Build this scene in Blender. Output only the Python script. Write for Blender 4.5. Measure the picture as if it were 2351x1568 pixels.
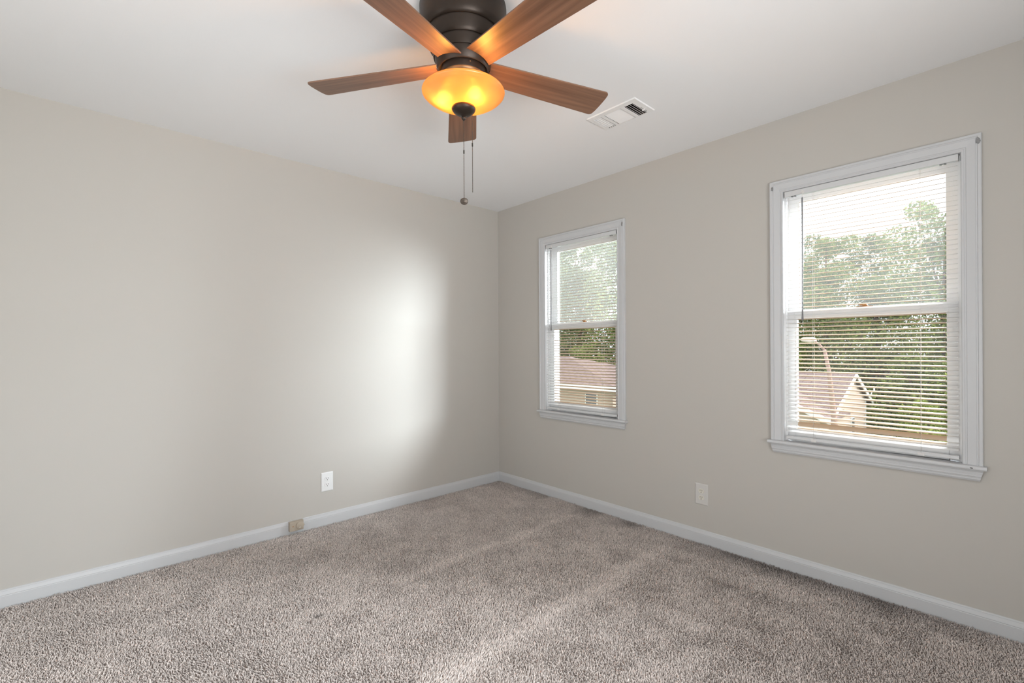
import bpy, math, random
import numpy as np
from mathutils import Vector, Matrix

# ------------------------------------------------------------------ scene, camera, light, exposure
for o in list(bpy.data.objects):
    bpy.data.objects.remove(o, do_unlink=True)
S = bpy.context.scene
COL = S.collection
R = math.radians
PI = math.pi

# photograph calibration (pixels of a 2351 x 1568 frame)
F_PX, YAW, CX, CY, CZ, HOR, ROLL = 1088.10171, 0.828947834, -2.82529826, -3.26485069, 1.20468946, 797.528378, -0.00547282
cam_d = bpy.data.cameras.new('camera')
cam = bpy.data.objects.new('camera', cam_d)
COL.objects.link(cam)
cam_d.sensor_fit = 'HORIZONTAL'
cam_d.sensor_width = 36.0
cam_d.lens = F_PX / 2351.0 * 36.0
cam_d.shift_y = (HOR - 784.0) / 2351.0
cam_d.clip_start = 0.02
cam_d.clip_end = 400
_fw = Vector((math.cos(YAW), math.sin(YAW), 0))
_rt = Vector((math.sin(YAW), -math.cos(YAW), 0))
_z = Vector((0, 0, 1))
_cx = _rt * math.cos(ROLL) + _z * math.sin(ROLL)
_cy = -_rt * math.sin(ROLL) + _z * math.cos(ROLL)
m3 = Matrix((_cx, _cy, -_fw)).transposed()
cam.matrix_world = Matrix.Translation((CX, CY, CZ)) @ m3.to_4x4()
S.camera = cam

S.view_settings.view_transform = 'Standard'
S.view_settings.look = 'None'
S.view_settings.gamma = 1.0
S.view_settings.use_curve_mapping = False
S.view_settings.exposure = 0.0

# overcast white sky
SKY = 1.25          # at the horizon; an overcast sky is about twice as bright overhead
wd = bpy.data.worlds.new('overcast_sky')
S.world = wd
wd.use_nodes = True
bg = wd.node_tree.nodes['Background']
bg.inputs['Color'].default_value = (0.90, 0.955, 1.0, 1)
_nt = wd.node_tree
_tc = _nt.nodes.new('ShaderNodeTexCoord'); _sp = _nt.nodes.new('ShaderNodeSeparateXYZ'); _mr = _nt.nodes.new('ShaderNodeMapRange')
_nt.links.new(_tc.outputs['Generated'], _sp.inputs[0]); _nt.links.new(_sp.outputs['Z'], _mr.inputs[0])
_mr.inputs[1].default_value = 0.0; _mr.inputs[2].default_value = 1.0
_mr.inputs[3].default_value = SKY; _mr.inputs[4].default_value = SKY * 2.2
_nt.links.new(_mr.outputs[0], bg.inputs['Strength'])

# veiled sun: a broad bright patch of cloud, up on the side of the windows
sun_d = bpy.data.lights.new('veiled_sun', 'SUN')
sun_d.energy = 6.0
sun_d.angle = R(30)
sun_d.color = (1.0, 0.98, 0.94)
sun = bpy.data.objects.new('veiled_sun', sun_d)
COL.objects.link(sun)
sun.rotation_euler = Vector((-0.72, 1.0, -0.70)).to_track_quat('-Z', 'Y').to_euler()
sun.location = (6, -6, 8)


def area(name, loc, target, sx, sy, power, color, spread=180):
    ld = bpy.data.lights.new(name, 'AREA')
    ld.shape = 'RECTANGLE'
    ld.size, ld.size_y = sx, sy
    ld.energy = power
    ld.color = color
    ld.spread = R(spread)
    lo = bpy.data.objects.new(name, ld)
    COL.objects.link(lo)
    lo.location = loc
    d = Vector(target) - Vector(loc)
    lo.rotation_euler = d.to_track_quat('-Z', 'Y').to_euler()
    return lo


# added fill lamps outside made-up openings in the near and rear walls, behind the camera
area('fill_lamp_near', (-2.5, -5.5, 0.55), (-1.9, -1.2, 2.3), 2.3, 1.3, 61, (1.0, 0.99, 0.975), 120)
area('fill_lamp_rear', (-4.45, -2.2, 0.95), (-1.5, -2.2, 2.3), 1.8, 1.7, 10, (1.0, 0.985, 0.965), 130)

# added panel lamp, unseen outside, boosting the skylight through the window wall
area('fill_panel_windows', (2.6, -4.15, 2.6), (0.0, -.95, 1.4), 3.3, 2.6, 2350, (0.84, 0.94, 1.0))

H = 2.44
rng = random.Random(7)


# ------------------------------------------------------------------ helpers
def tag(o, label=None, cat=None, group=None, kind=None):
    if label: o['label'] = label
    if cat: o['category'] = cat
    if group: o['group'] = group
    if kind: o['kind'] = kind
    return o


def empty(name, loc, parent=None):
    o = bpy.data.objects.new(name, None)
    o.empty_display_size = 0.1
    COL.objects.link(o)
    o.location = loc
    if parent: o.parent = parent
    bpy.context.view_layer.update()
    return o


def world_of(o):
    m = o.matrix_basis.copy()
    return world_of(o.parent) @ m if o.parent else m


class MB:
    """collects polygons; build() links them as one mesh object (coordinates are world unless a parent is given with local=True)"""
    def __init__(s):
        s.v, s.f, s.sm = [], [], []

    def add(s, vs, fs, smooth=False):
        n = len(s.v)
        s.v += [tuple(v) for v in vs]
        s.f += [tuple(i + n for i in f) for f in fs]
        s.sm += [smooth] * len(fs)
        return s

    def box(s, x0, x1, y0, y1, z0, z1):
        x0, x1 = min(x0, x1), max(x0, x1); y0, y1 = min(y0, y1), max(y0, y1); z0, z1 = min(z0, z1), max(z0, z1)
        v = [(x0, y0, z0), (x1, y0, z0), (x1, y1, z0), (x0, y1, z0), (x0, y0, z1), (x1, y0, z1), (x1, y1, z1), (x0, y1, z1)]
        return s.add(v, [(0, 3, 2, 1), (4, 5, 6, 7), (0, 1, 5, 4), (1, 2, 6, 5), (2, 3, 7, 6), (3, 0, 4, 7)])

    def lathe(s, prof, c=(0, 0, 0), n=48, close=False, smooth=True, axis='z'):
        vs, fs = [], []
        for (z, r) in prof:
            for k in range(n):
                a = 2 * PI * k / n
                x, y = r * math.cos(a), r * math.sin(a)
                p = (x, y, z) if axis == 'z' else ((z, x, y) if axis == 'x' else (x, z, y))
                vs.append((c[0] + p[0], c[1] + p[1], c[2] + p[2]))
        m = len(prof)
        for i in range(m - 1):
            for k in range(n):
                k2 = (k + 1) % n
                fs.append((i * n + k, i * n + k2, (i + 1) * n + k2, (i + 1) * n + k))
        if close:
            for k in range(n):
                k2 = (k + 1) % n
                fs.append(((m - 1) * n + k, (m - 1) * n + k2, k2, k))
        else:
            if prof[0][1] > 1e-6: fs.append(tuple(range(n))[::-1])
            if prof[-1][1] > 1e-6: fs.append(tuple((m - 1) * n + k for k in range(n)))
        return s.add(vs, fs, smooth)

    def tube(s, pts, r, n=10, smooth=True):
        pts = [Vector(p) for p in pts]
        rs = r if isinstance(r, (list, tuple)) else [r] * len(pts)
        vs, fs = [], []
        for i, p in enumerate(pts):
            d = (pts[min(i + 1, len(pts) - 1)] - pts[max(i - 1, 0)]).normalized()
            u = d.cross(Vector((0, 0, 1)))
            if u.length < 1e-3: u = d.cross(Vector((1, 0, 0)))
            u.normalize(); w = d.cross(u)
            for k in range(n):
                a = 2 * PI * k / n
                vs.append(p + u * (rs[i] * math.cos(a)) + w * (rs[i] * math.sin(a)))
        for i in range(len(pts) - 1):
            for k in range(n):
                k2 = (k + 1) % n
                fs.append((i * n + k, i * n + k2, (i + 1) * n + k2, (i + 1) * n + k))
        fs.append(tuple(range(n))[::-1]); fs.append(tuple((len(pts) - 1) * n + k for k in range(n)))
        return s.add(vs, fs, smooth)

    def prism(s, prof, a0, a1, put, smooth=False, caps=True, taper=(0, 0)):
        """closed profile of 2-D points swept along a line: put(p, q, a) -> 3-D"""
        n = len(prof)
        vs = [put(p, q, a0) for p, q in prof] + [put(p, q, a1) for p, q in prof]
        fs = [(i, (i + 1) % n, n + (i + 1) % n, n + i) for i in range(n)]
        if caps: fs += [tuple(range(n))[::-1], tuple(range(n, 2 * n))]
        return s.add(vs, fs, smooth)

    def ball(s, c, r, nu=8, nv=5, sz=1.0):
        prof = [(r * sz * math.sin(-PI / 2 + PI * i / nv), max(1e-7, r * math.cos(-PI / 2 + PI * i / nv))) for i in range(nv + 1)]
        vs, fs = [], []
        return s.lathe(prof, c, nu)

    def build(s, name, mat, parent=None, bevel=0.0, seg=2, fixn=True, auto=None):
        me = bpy.data.meshes.new(name)
        if parent:
            inv = world_of(parent).inverted()
            vs = [tuple(inv @ Vector(v)) for v in s.v]
        else:
            vs = s.v
        me.from_pydata(vs, [], s.f)
        me.polygons.foreach_set('use_smooth', s.sm)
        me.update()
        if fixn:
            import bmesh
            bm = bmesh.new(); bm.from_mesh(me)
            bmesh.ops.remove_doubles(bm, verts=bm.verts, dist=1e-6)
            bmesh.ops.recalc_face_normals(bm, faces=bm.faces)
            bm.to_mesh(me); bm.free()
        if mat: me.materials.append(mat)
        o = bpy.data.objects.new(name, me)
        COL.objects.link(o)
        if parent: o.parent = parent
        if bevel > 0:
            md = o.modifiers.new('edge', 'BEVEL'); md.width = bevel; md.segments = seg; md.limit_method = 'ANGLE'; md.angle_limit = R(40)
        if auto is not None and any(s.sm):
            try: me.set_sharp_from_angle(angle=R(auto))
            except Exception: pass
        return o


# ------------------------------------------------------------------ materials
def new_mat(name):
    m = bpy.data.materials.new(name); m.use_nodes = True
    nt = m.node_tree
    b = nt.nodes['Principled BSDF']
    return m, nt, b


def N(nt, typ, **kw):
    n = nt.nodes.new(typ)
    for k, v in kw.items(): setattr(n, k, v)
    return n


def L(nt, a, b): nt.links.new(a, b)


def paint(name, col, rough=0.55, nscale=60.0, bump=0.05, var=0.03, vscale=2.0, spec=0.3):
    m, nt, b = new_mat(name)
    tc = N(nt, 'ShaderNodeTexCoord')
    n1 = N(nt, 'ShaderNodeTexNoise'); n1.inputs['Scale'].default_value = vscale; n1.inputs['Detail'].default_value = 4
    n2 = N(nt, 'ShaderNodeTexNoise'); n2.inputs['Scale'].default_value = nscale; n2.inputs['Detail'].default_value = 3
    L(nt, tc.outputs['Object'], n1.inputs['Vector']); L(nt, tc.outputs['Object'], n2.inputs['Vector'])
    mx = N(nt, 'ShaderNodeMix', data_type='RGBA')
    mx.inputs[6].default_value = tuple(c * (1 - var) for c in col) + (1,)
    mx.inputs[7].default_value = tuple(min(1, c * (1 + var)) for c in col) + (1,)
    L(nt, n1.outputs['Fac'], mx.inputs[0]); L(nt, mx.outputs[2], b.inputs['Base Color'])
    b.inputs['Roughness'].default_value = rough
    b.inputs['Specular IOR Level'].default_value = spec
    if bump:
        bp = N(nt, 'ShaderNodeBump'); bp.inputs['Strength'].default_value = bump; bp.inputs['Distance'].default_value = 0.002
        L(nt, n2.outputs['Fac'], bp.inputs['Height']); L(nt, bp.outputs['Normal'], b.inputs['Normal'])
    return m


M = {}
M['wall'] = paint('wall_paint', (0.52, 0.495, 0.458), 0.6, 180, 0.06, 0.012, 0.9)
M['ceiling'] = paint('ceiling_paint', (0.865, 0.872, 0.885), 0.75, 220, 0.08, 0.01, 0.8)
M['trim'] = paint('trim_paint', (0.575, 0.58, 0.59), 0.38, 120, 0.03, 0.02, 6, 0.45)
M['sash'] = paint('sash_paint', (0.82, 0.82, 0.825), 0.4, 120, 0.03, 0.03, 9, 0.45)
M['sill'] = paint('sill_paint', (0.59, 0.595, 0.605), 0.38, 90, 0.03, 0.05, 14, 0.45)
M['chip'] = paint('bare_chip', (0.27, 0.27, 0.27), 0.8, 300, 0.4, 0.7, 260)
M['dark_chip'] = paint('dark_chip', (0.08, 0.075, 0.07), 0.8, 300, 0.3, 0.3, 150)
M['plastic'] = paint('outlet_plastic', (0.80, 0.80, 0.80), 0.35, 50, 0.0, 0.01, 5, 0.5)
M['ivory'] = paint('ivory_plastic', (0.70, 0.665, 0.59), 0.35, 50, 0.0, 0.01, 5, 0.5)
M['wallplate'] = paint('greige_plate_paint', (0.62, 0.60, 0.575), 0.45, 50, 0.0, 0.01, 5, 0.4)
M['slot'] = paint('slot_shadow', (0.03, 0.028, 0.025), 0.8, 50, 0.0)
M['tan_box'] = paint('tan_plastic', (0.44, 0.375, 0.30), 0.5, 400, 0.15, 0.06, 60)
M['vent'] = paint('vent_enamel', (0.84, 0.845, 0.85), 0.45, 60, 0.0, 0.01, 4)
M['duct'] = paint('duct_metal', (0.10, 0.095, 0.08), 0.7, 40, 0.05, 0.2, 20)
M['wand'] = paint('wand_acrylic', (0.20, 0.20, 0.21), 0.2, 40, 0.0, 0.02, 8, 0.6)
M['cord'] = paint('cord', (0.72, 0.70, 0.68), 0.7, 200, 0.0)
M['latch'] = paint('latch_brass', (0.35, 0.17, 0.05), 0.35, 150, 0.1, 0.3, 40, 0.6)
M['siding'] = paint('siding_cream', (0.56, 0.45, 0.375), 0.7, 20, 0.1, 0.04, 3)
M['white_ext'] = paint('white_fascia', (0.85, 0.85, 0.84), 0.6, 20, 0.0, 0.02, 3)
M['bark'] = paint('bark', (0.16, 0.11, 0.08), 0.9, 25, 0.6, 0.3, 8)
M['pole_wood'] = paint('weathered_pole', (0.36, 0.24, 0.20), 0.85, 30, 0.3, 0.2, 4)
M['lamp_head'] = paint('lamp_head', (0.66, 0.56, 0.50), 0.5, 30, 0.0, 0.05, 4)
M['ground'] = paint('grass_ground', (0.14, 0.19, 0.07), 0.95, 6, 0.4, 0.35, 0.8)
M['ext_glass'] = paint('dark_window', (0.16, 0.17, 0.18), 0.15, 30, 0.0, 0.05, 4, 0.6)
M['chip_dirt'] = paint('dust_grey', (0.50, 0.49, 0.475), 0.8, 300, 0.1, 0.25, 45)

# metal of the fan
m, nt, b = new_mat('oiled_bronze'); M['bronze'] = m
b.inputs['Base Color'].default_value = (0.034, 0.024, 0.018, 1); b.inputs['Metallic'].default_value = 0.55
b.inputs['Roughness'].default_value = 0.42
tc = N(nt, 'ShaderNodeTexCoord'); nz = N(nt, 'ShaderNodeTexNoise'); nz.inputs['Scale'].default_value = 120
L(nt, tc.outputs['Object'], nz.inputs['Vector'])
mr = N(nt, 'ShaderNodeMapRange'); mr.inputs[3].default_value = 0.36; mr.inputs[4].default_value = 0.48
L(nt, nz.outputs['Fac'], mr.inputs[0]); L(nt, mr.outputs[0], b.inputs['Roughness'])

m, nt, b = new_mat('ring_bronze'); M['ring'] = m
b.inputs['Base Color'].default_value = (0.20, 0.12, 0.06, 1); b.inputs['Metallic'].default_value = 0.7
b.inputs['Roughness'].default_value = 0.4

m, nt, b = new_mat('chain_bronze'); M['chain'] = m
b.inputs['Base Color'].default_value = (0.075, 0.06, 0.048, 1); b.inputs['Metallic'].default_value = 0.6
b.inputs['Roughness'].default_value = 0.4

# walnut fan blades, grain along the blade's own x
m, nt, b = new_mat('walnut_blade'); M['blade'] = m
tc = N(nt, 'ShaderNodeTexCoord'); mp = N(nt, 'ShaderNodeMapping'); mp.inputs['Scale'].default_value = (1.6, 60, 60)
L(nt, tc.outputs['Object'], mp.inputs['Vector'])
n1 = N(nt, 'ShaderNodeTexNoise'); n1.inputs['Scale'].default_value = 1.5; n1.inputs['Detail'].default_value = 6; n1.inputs['Distortion'].default_value = 0.25
L(nt, mp.outputs['Vector'], n1.inputs['Vector'])
oi = N(nt, 'ShaderNodeObjectInfo')
mp2 = N(nt, 'ShaderNodeMapping'); mp2.inputs['Scale'].default_value = (0.6, 22, 1)
ad = N(nt, 'ShaderNodeVectorMath', operation='ADD')
L(nt, tc.outputs['Object'], mp2.inputs['Vector']); L(nt, mp2.outputs['Vector'], ad.inputs[0]); L(nt, oi.outputs['Random'], ad.inputs[1])
n2 = N(nt, 'ShaderNodeTexNoise'); n2.inputs['Scale'].default_value = 1.0; n2.inputs['Detail'].default_value = 1
L(nt, ad.outputs[0], n2.inputs['Vector'])
mixf = N(nt, 'ShaderNodeMath', operation='MULTIPLY_ADD'); mixf.inputs[1].default_value = 0.45
L(nt, n2.outputs['Fac'], mixf.inputs[0])
mf2 = N(nt, 'ShaderNodeMath', operation='MULTIPLY'); mf2.inputs[1].default_value = 0.55
L(nt, n1.outputs['Fac'], mf2.inputs[0]); L(nt, mf2.outputs[0], mixf.inputs[2])
cr = N(nt, 'ShaderNodeValToRGB')
cr.color_ramp.elements[0].position = 0.34; cr.color_ramp.elements[0].color = (0.110, 0.056, 0.034, 1)
cr.color_ramp.elements[1].position = 0.66; cr.color_ramp.elements[1].color = (0.225, 0.122, 0.076, 1)
L(nt, mixf.outputs[0], cr.inputs['Fac']); L(nt, cr.outputs['Color'], b.inputs['Base Color'])
b.inputs['Roughness'].default_value = 0.42

# amber glass bowl: diffuse translucent
m, nt, b = new_mat('amber_glass'); M['amber'] = m
nt.nodes.remove(b)
out = [n for n in nt.nodes if n.type == 'OUTPUT_MATERIAL'][0]
tr = N(nt, 'ShaderNodeBsdfTranslucent'); tr.inputs['Color'].default_value = (1.0, 0.62, 0.17, 1)
df = N(nt, 'ShaderNodeBsdfDiffuse'); df.inputs['Color'].default_value = (0.85, 0.50, 0.14, 1)
gl = N(nt, 'ShaderNodeBsdfGlossy'); gl.inputs['Roughness'].default_value = 0.25
tc = N(nt, 'ShaderNodeTexCoord'); nz = N(nt, 'ShaderNodeTexNoise'); nz.inputs['Scale'].default_value = 14; nz.inputs['Detail'].default_value = 3; nz.inputs['Distortion'].default_value = 1.5
L(nt, tc.outputs['Object'], nz.inputs['Vector'])
crb = N(nt, 'ShaderNodeValToRGB')
crb.color_ramp.elements[0].position = 0.3; crb.color_ramp.elements[0].color = (0.90, 0.67, 0.38, 1)
crb.color_ramp.elements[1].position = 0.7; crb.color_ramp.elements[1].color = (0.90, 0.71, 0.45, 1)
L(nt, nz.outputs['Fac'], crb.inputs['Fac']); L(nt, crb.outputs['Color'], tr.inputs['Color'])
a1 = N(nt, 'ShaderNodeMixShader'); a1.inputs[0].default_value = 0.2
L(nt, tr.outputs[0], a1.inputs[1]); L(nt, df.outputs[0], a1.inputs[2])
a2 = N(nt, 'ShaderNodeMixShader'); a2.inputs[0].default_value = 0.05
rf = N(nt, 'ShaderNodeBsdfRefraction'); rf.inputs['Roughness'].default_value = 0.7; rf.inputs['IOR'].default_value = 1.14; rf.inputs['Color'].default_value = (0.85, 0.78, 0.70, 1)
a0 = N(nt, 'ShaderNodeMixShader'); a0.inputs[0].default_value = 0.34
L(nt, a1.outputs[0], a0.inputs[1]); L(nt, rf.outputs[0], a0.inputs[2])
L(nt, a0.outputs[0], a2.inputs[1]); L(nt, gl.outputs[0], a2.inputs[2]); L(nt, a2.outputs[0], out.inputs['Surface'])

BULB = 195.0
m, nt, b = new_mat('lit_bulb'); M['bulb'] = m
b.inputs['Emission Color'].default_value = (1.0, 0.42, 0.07, 1); b.inputs['Emission Strength'].default_value = BULB


def glass_mat(name, haze):
    m, nt, b = new_mat(name); nt.nodes.remove(b)
    out = [n for n in nt.nodes if n.type == 'OUTPUT_MATERIAL'][0]
    t = N(nt, 'ShaderNodeBsdfTransparent')
    g = N(nt, 'ShaderNodeBsdfGlossy'); g.inputs['Roughness'].default_value = 0.02
    fr = N(nt, 'ShaderNodeFresnel'); fr.inputs['IOR'].default_value = 1.3
    x = N(nt, 'ShaderNodeMixShader'); L(nt, fr.outputs[0], x.inputs[0]); L(nt, t.outputs[0], x.inputs[1]); L(nt, g.outputs[0], x.inputs[2])
    last = x
    if haze > 0:
        d = N(nt, 'ShaderNodeBsdfTranslucent'); d.inputs['Color'].default_value = (0.92, 0.90, 0.86, 1)
        tc = N(nt, 'ShaderNodeTexCoord'); nz = N(nt, 'ShaderNodeTexNoise'); nz.inputs['Scale'].default_value = 3.0; nz.inputs['Detail'].default_value = 5
        L(nt, tc.outputs['Object'], nz.inputs['Vector'])
        mr = N(nt, 'ShaderNodeMapRange'); mr.inputs[3].default_value = haze * 0.8; mr.inputs[4].default_value = haze * 1.2
        L(nt, nz.outputs['Fac'], mr.inputs[0])
        y = N(nt, 'ShaderNodeMixShader'); L(nt, mr.outputs[0], y.inputs[0]); L(nt, x.outputs[0], y.inputs[1]); L(nt, d.outputs[0], y.inputs[2])
        last = y
    L(nt, last.outputs[0], out.inputs['Surface'])
    return m


M['pane'] = glass_mat('clear_pane', 0.0)
M['dusty'] = glass_mat('dusty_pane', 0.014)
M['dustier'] = glass_mat('dustier_pane', 0.05)

# blind slats: white vinyl, the dimmer exposure over the glass painted in as tan (limits in the blind's own y, z)
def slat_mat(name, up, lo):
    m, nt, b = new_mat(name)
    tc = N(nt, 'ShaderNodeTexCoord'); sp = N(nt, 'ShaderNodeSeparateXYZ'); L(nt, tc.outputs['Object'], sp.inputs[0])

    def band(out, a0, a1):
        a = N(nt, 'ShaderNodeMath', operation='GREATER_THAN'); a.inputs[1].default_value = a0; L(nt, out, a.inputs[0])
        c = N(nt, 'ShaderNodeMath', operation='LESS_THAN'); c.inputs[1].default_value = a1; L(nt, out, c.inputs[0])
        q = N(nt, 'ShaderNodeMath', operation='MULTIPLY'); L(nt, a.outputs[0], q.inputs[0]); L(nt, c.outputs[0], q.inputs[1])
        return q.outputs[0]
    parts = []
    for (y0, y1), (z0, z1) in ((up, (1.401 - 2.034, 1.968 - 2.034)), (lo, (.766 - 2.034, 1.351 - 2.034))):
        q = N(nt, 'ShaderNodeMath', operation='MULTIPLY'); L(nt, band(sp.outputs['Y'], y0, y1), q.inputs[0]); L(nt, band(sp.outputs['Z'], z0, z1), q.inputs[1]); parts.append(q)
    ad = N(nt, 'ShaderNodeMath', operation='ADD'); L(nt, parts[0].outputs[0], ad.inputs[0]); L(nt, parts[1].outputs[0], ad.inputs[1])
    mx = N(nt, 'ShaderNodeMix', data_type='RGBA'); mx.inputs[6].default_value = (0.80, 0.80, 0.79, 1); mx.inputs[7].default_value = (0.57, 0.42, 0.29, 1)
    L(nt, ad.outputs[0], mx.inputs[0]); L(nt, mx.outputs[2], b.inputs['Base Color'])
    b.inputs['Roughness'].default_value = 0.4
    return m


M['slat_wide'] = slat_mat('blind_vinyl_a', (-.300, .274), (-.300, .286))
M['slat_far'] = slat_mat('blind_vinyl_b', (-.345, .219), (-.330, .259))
M['rail'] = paint('rail_enamel', (0.62, 0.625, 0.63), 0.35, 60, 0.0, 0.01, 5, 0.5)

# roof shingles
m, nt, b = new_mat('roof_shingles'); M['roof'] = m
tc = N(nt, 'ShaderNodeTexCoord'); br = N(nt, 'ShaderNodeTexBrick'); br.inputs['Scale'].default_value = 1.0
mp = N(nt, 'ShaderNodeMapping'); mp.inputs['Rotation'].default_value = (0, 0, R(90)); L(nt, tc.outputs['Object'], mp.inputs['Vector']); L(nt, mp.outputs[0], br.inputs['Vector'])
br.inputs['Color1'].default_value = (0.205, 0.15, 0.14, 1); br.inputs['Color2'].default_value = (0.24, 0.178, 0.165, 1); br.inputs['Mortar'].default_value = (0.13, 0.09, 0.085, 1)
br.inputs['Brick Width'].default_value = 0.4; br.inputs['Row Height'].default_value = 0.2; br.inputs['Mortar Size'].default_value = 0.018
L(nt, br.outputs['Color'], b.inputs['Base Color']); b.inputs['Roughness'].default_value = 0.9


def leaf_mat(name, dark, light):
    m, nt, b = new_mat(name)
    g = N(nt, 'ShaderNodeNewGeometry')
    r_ = N(nt, 'ShaderNodeValToRGB'); r_.color_ramp.elements[0].color = dark + (1,); r_.color_ramp.elements[1].color = light + (1,)
    L(nt, g.outputs['Random Per Island'], r_.inputs['Fac'])
    out = [n for n in nt.nodes if n.type == 'OUTPUT_MATERIAL'][0]
    d = N(nt, 'ShaderNodeBsdfDiffuse'); t = N(nt, 'ShaderNodeBsdfTranslucent'); x = N(nt, 'ShaderNodeMixShader'); x.inputs[0].default_value = 0.3
    L(nt, r_.outputs['Color'], d.inputs['Color']); L(nt, r_.outputs['Color'], t.inputs['Color'])
    L(nt, d.outputs[0], x.inputs[1]); L(nt, t.outputs[0], x.inputs[2]); L(nt, x.outputs[0], out.inputs['Surface'])
    nt.nodes.remove(b)
    return m


M['leaf'] = leaf_mat('leaf_green', (0.11, 0.155, 0.045), (0.36, 0.42, 0.13))
M['leaf2'] = leaf_mat('leaf_bright', (0.16, 0.23, 0.045), (0.50, 0.58, 0.15))
M['leaf3'] = leaf_mat('leaf_dark', (0.08, 0.115, 0.045), (0.28, 0.33, 0.12))

# carpet
m, nt, b = new_mat('carpet_yarn'); M['yarn'] = m
at = N(nt, 'ShaderNodeAttribute'); at.attribute_name = 'tone'
L(nt, at.outputs['Color'], b.inputs['Base Color']); b.inputs['Roughness'].default_value = 0.95; b.inputs['Specular IOR Level'].default_value = 0.1
M['backing'] = paint('carpet_backing', (0.30, 0.255, 0.23), 0.95, 500, 0.3, 0.15, 90)


# ------------------------------------------------------------------ room shell
def slab(name, mat, axis, a0, a1, us, vs, holes, parent=None):
    """wall/ceiling slab with rectangular holes; axis 0: plane x, 1: plane y, 2: plane z; (u,v) the two other axes in order"""
    mb = MB()
    ub = sorted(set(list(us) + [h[0] for h in holes] + [h[1] for h in holes]))
    vb = sorted(set(list(vs) + [h[2] for h in holes] + [h[3] for h in holes]))

    def P(a, u, v): return {0: (a, u, v), 1: (u, a, v), 2: (u, v, a)}[axis]

    def solid(i, j):
        if i < 0 or j < 0 or i >= len(ub) - 1 or j >= len(vb) - 1: return False
        u, v = (ub[i] + ub[i + 1]) / 2, (vb[j] + vb[j + 1]) / 2
        return not any(h[0] < u < h[1] and h[2] < v < h[3] for h in holes)
    for i in range(len(ub) - 1):
        for j in range(len(vb) - 1):
            if not solid(i, j): continue
            u0, u1, v0, v1 = ub[i], ub[i + 1], vb[j], vb[j + 1]
            for a in (a0, a1):
                mb.add([P(a, u0, v0), P(a, u1, v0), P(a, u1, v1), P(a, u0, v1)], [(0, 1, 2, 3)])
            for (di, dj, q) in ((-1, 0, ((u0, v0), (u0, v1))), (1, 0, ((u1, v0), (u1, v1))), (0, -1, ((u0, v0), (u1, v0))), (0, 1, ((u0, v1), (u1, v1)))):
                if not solid(i + di, j + dj):
                    mb.add([P(a0, *q[0]), P(a0, *q[1]), P(a1, *q[1]), P(a1, *q[0])], [(0, 1, 2, 3)])
    o = mb.build(name, mat, parent)
    return o


XR, YN = -3.95, -4.35           # rear and near planes of the room (behind the camera)
WIN = [-2.7175, -0.946]         # window centres along the window wall
WH = 0.362
ZB, ZT = 0.672, 2.048
tag(slab('wall_right', M['wall'], 0, 0.0, 0.16, (YN - .16, 0.16), (-0.1, H + .1), [(c - WH, c + WH, ZB, ZT) for c in WIN]), kind='structure')
tag(slab('wall_left', M['wall'], 1, 0.0, 0.16, (XR - .16, 0.0), (-0.1, H + .1), []), kind='structure')
tag(slab('wall_near', M['wall'], 1, YN - .14, YN, (XR - .16, 0.0), (-0.1, H + .1), [(-3.7, -1.3, 0.35, 2.15)]), kind='structure')  # opening made up to admit the near fill lamp
tag(slab('wall_rear', M['wall'], 0, XR - .14, XR, (YN, 0.0), (-0.1, H + .1), [(-3.1, -1.3, 0.02, 2.1)]), kind='structure')  # opening made up to admit the rear fill lamp
VX0, VX1, VY0, VY1 = -0.757, -0.613, -1.918, -1.668      # duct hole above the ceiling vent
tag(slab('ceiling', M['ceiling'], 2, H, H + .1, (XR, 0.0), (YN, 0.0), [(VX0 - .003, VX1 + .003, VY0 - .003, VY1 + .003)]), kind='structure')
tag(MB().box(XR, 0, YN, 0, -0.1, -0.009).build('floor', M['backing']), kind='structure')

# baseboards: flat board with a sloped, rounded cap
bprof = [(0, -0.009), (0.0125, -0.009), (0.0125, 0.050), (0.0115, 0.053), (0.0125, 0.055), (0.0118, 0.058), (0.0085, 0.069), (0.0075, 0.0715), (0.0075, 0.074), (0.006, 0.077), (0.003, 0.079), (0, 0.079)]
tag(MB().prism(bprof, XR, 0.0, lambda p, q, a: (a, -p, q)).build('baseboard_left', M['trim']), kind='structure')
tag(MB().prism(bprof, YN, -0.0125, lambda p, q, a: (-p, a, q)).build('baseboard_right', M['trim']), kind='structure')


# ------------------------------------------------------------------ windows
def u_casing(mb, yL, yR, zb, zt):
    """mitred casing: two legs and a head. yL > yR"""
    prof = [(0, 0), (0, .0095), (.003, .0125), (.009, .0125), (.0115, .0105), (.0155, .0105), (.0175, .0128), (.045, .0165), (.0475, .0145),
            (.051, .0145), (.0535, .0178), (.062, .0178), (.0645, .0165), (.0655, .013), (.0655, 0)]
    st = lambda s: [(yL + s, zb), (yL + s, zt + s), (yR - s, zt + s), (yR - s, zb)]
    n = len(prof)
    vs, fs = [], []
    for s, t in prof:
        for (y, z) in st(s): vs.append((-t, y, z))
    for i in range(n):
        j = (i + 1) % n
        for k in range(3): fs.append((i * 4 + k, j * 4 + k, j * 4 + k + 1, i * 4 + k + 1))
    fs.append(tuple(i * 4 for i in range(n))); fs.append(tuple(i * 4 + 3 for i in range(n))[::-1])
    mb.add(vs, fs)


def ring(mb, x0, x1, yo0, yo1, zo0, zo1, yi0, yi1, zi0, zi1):
    """rectangular frame: outer rectangle minus inner"""
    mb.box(x0, x1, yo0, yi0, zo0, zo1); mb.box(x0, x1, yi1, yo1, zo0, zo1)
    mb.box(x0, x1, yi0, yi1, zo0, zi0); mb.box(x0, x1, yi0, yi1, zi1, zo1)


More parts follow.
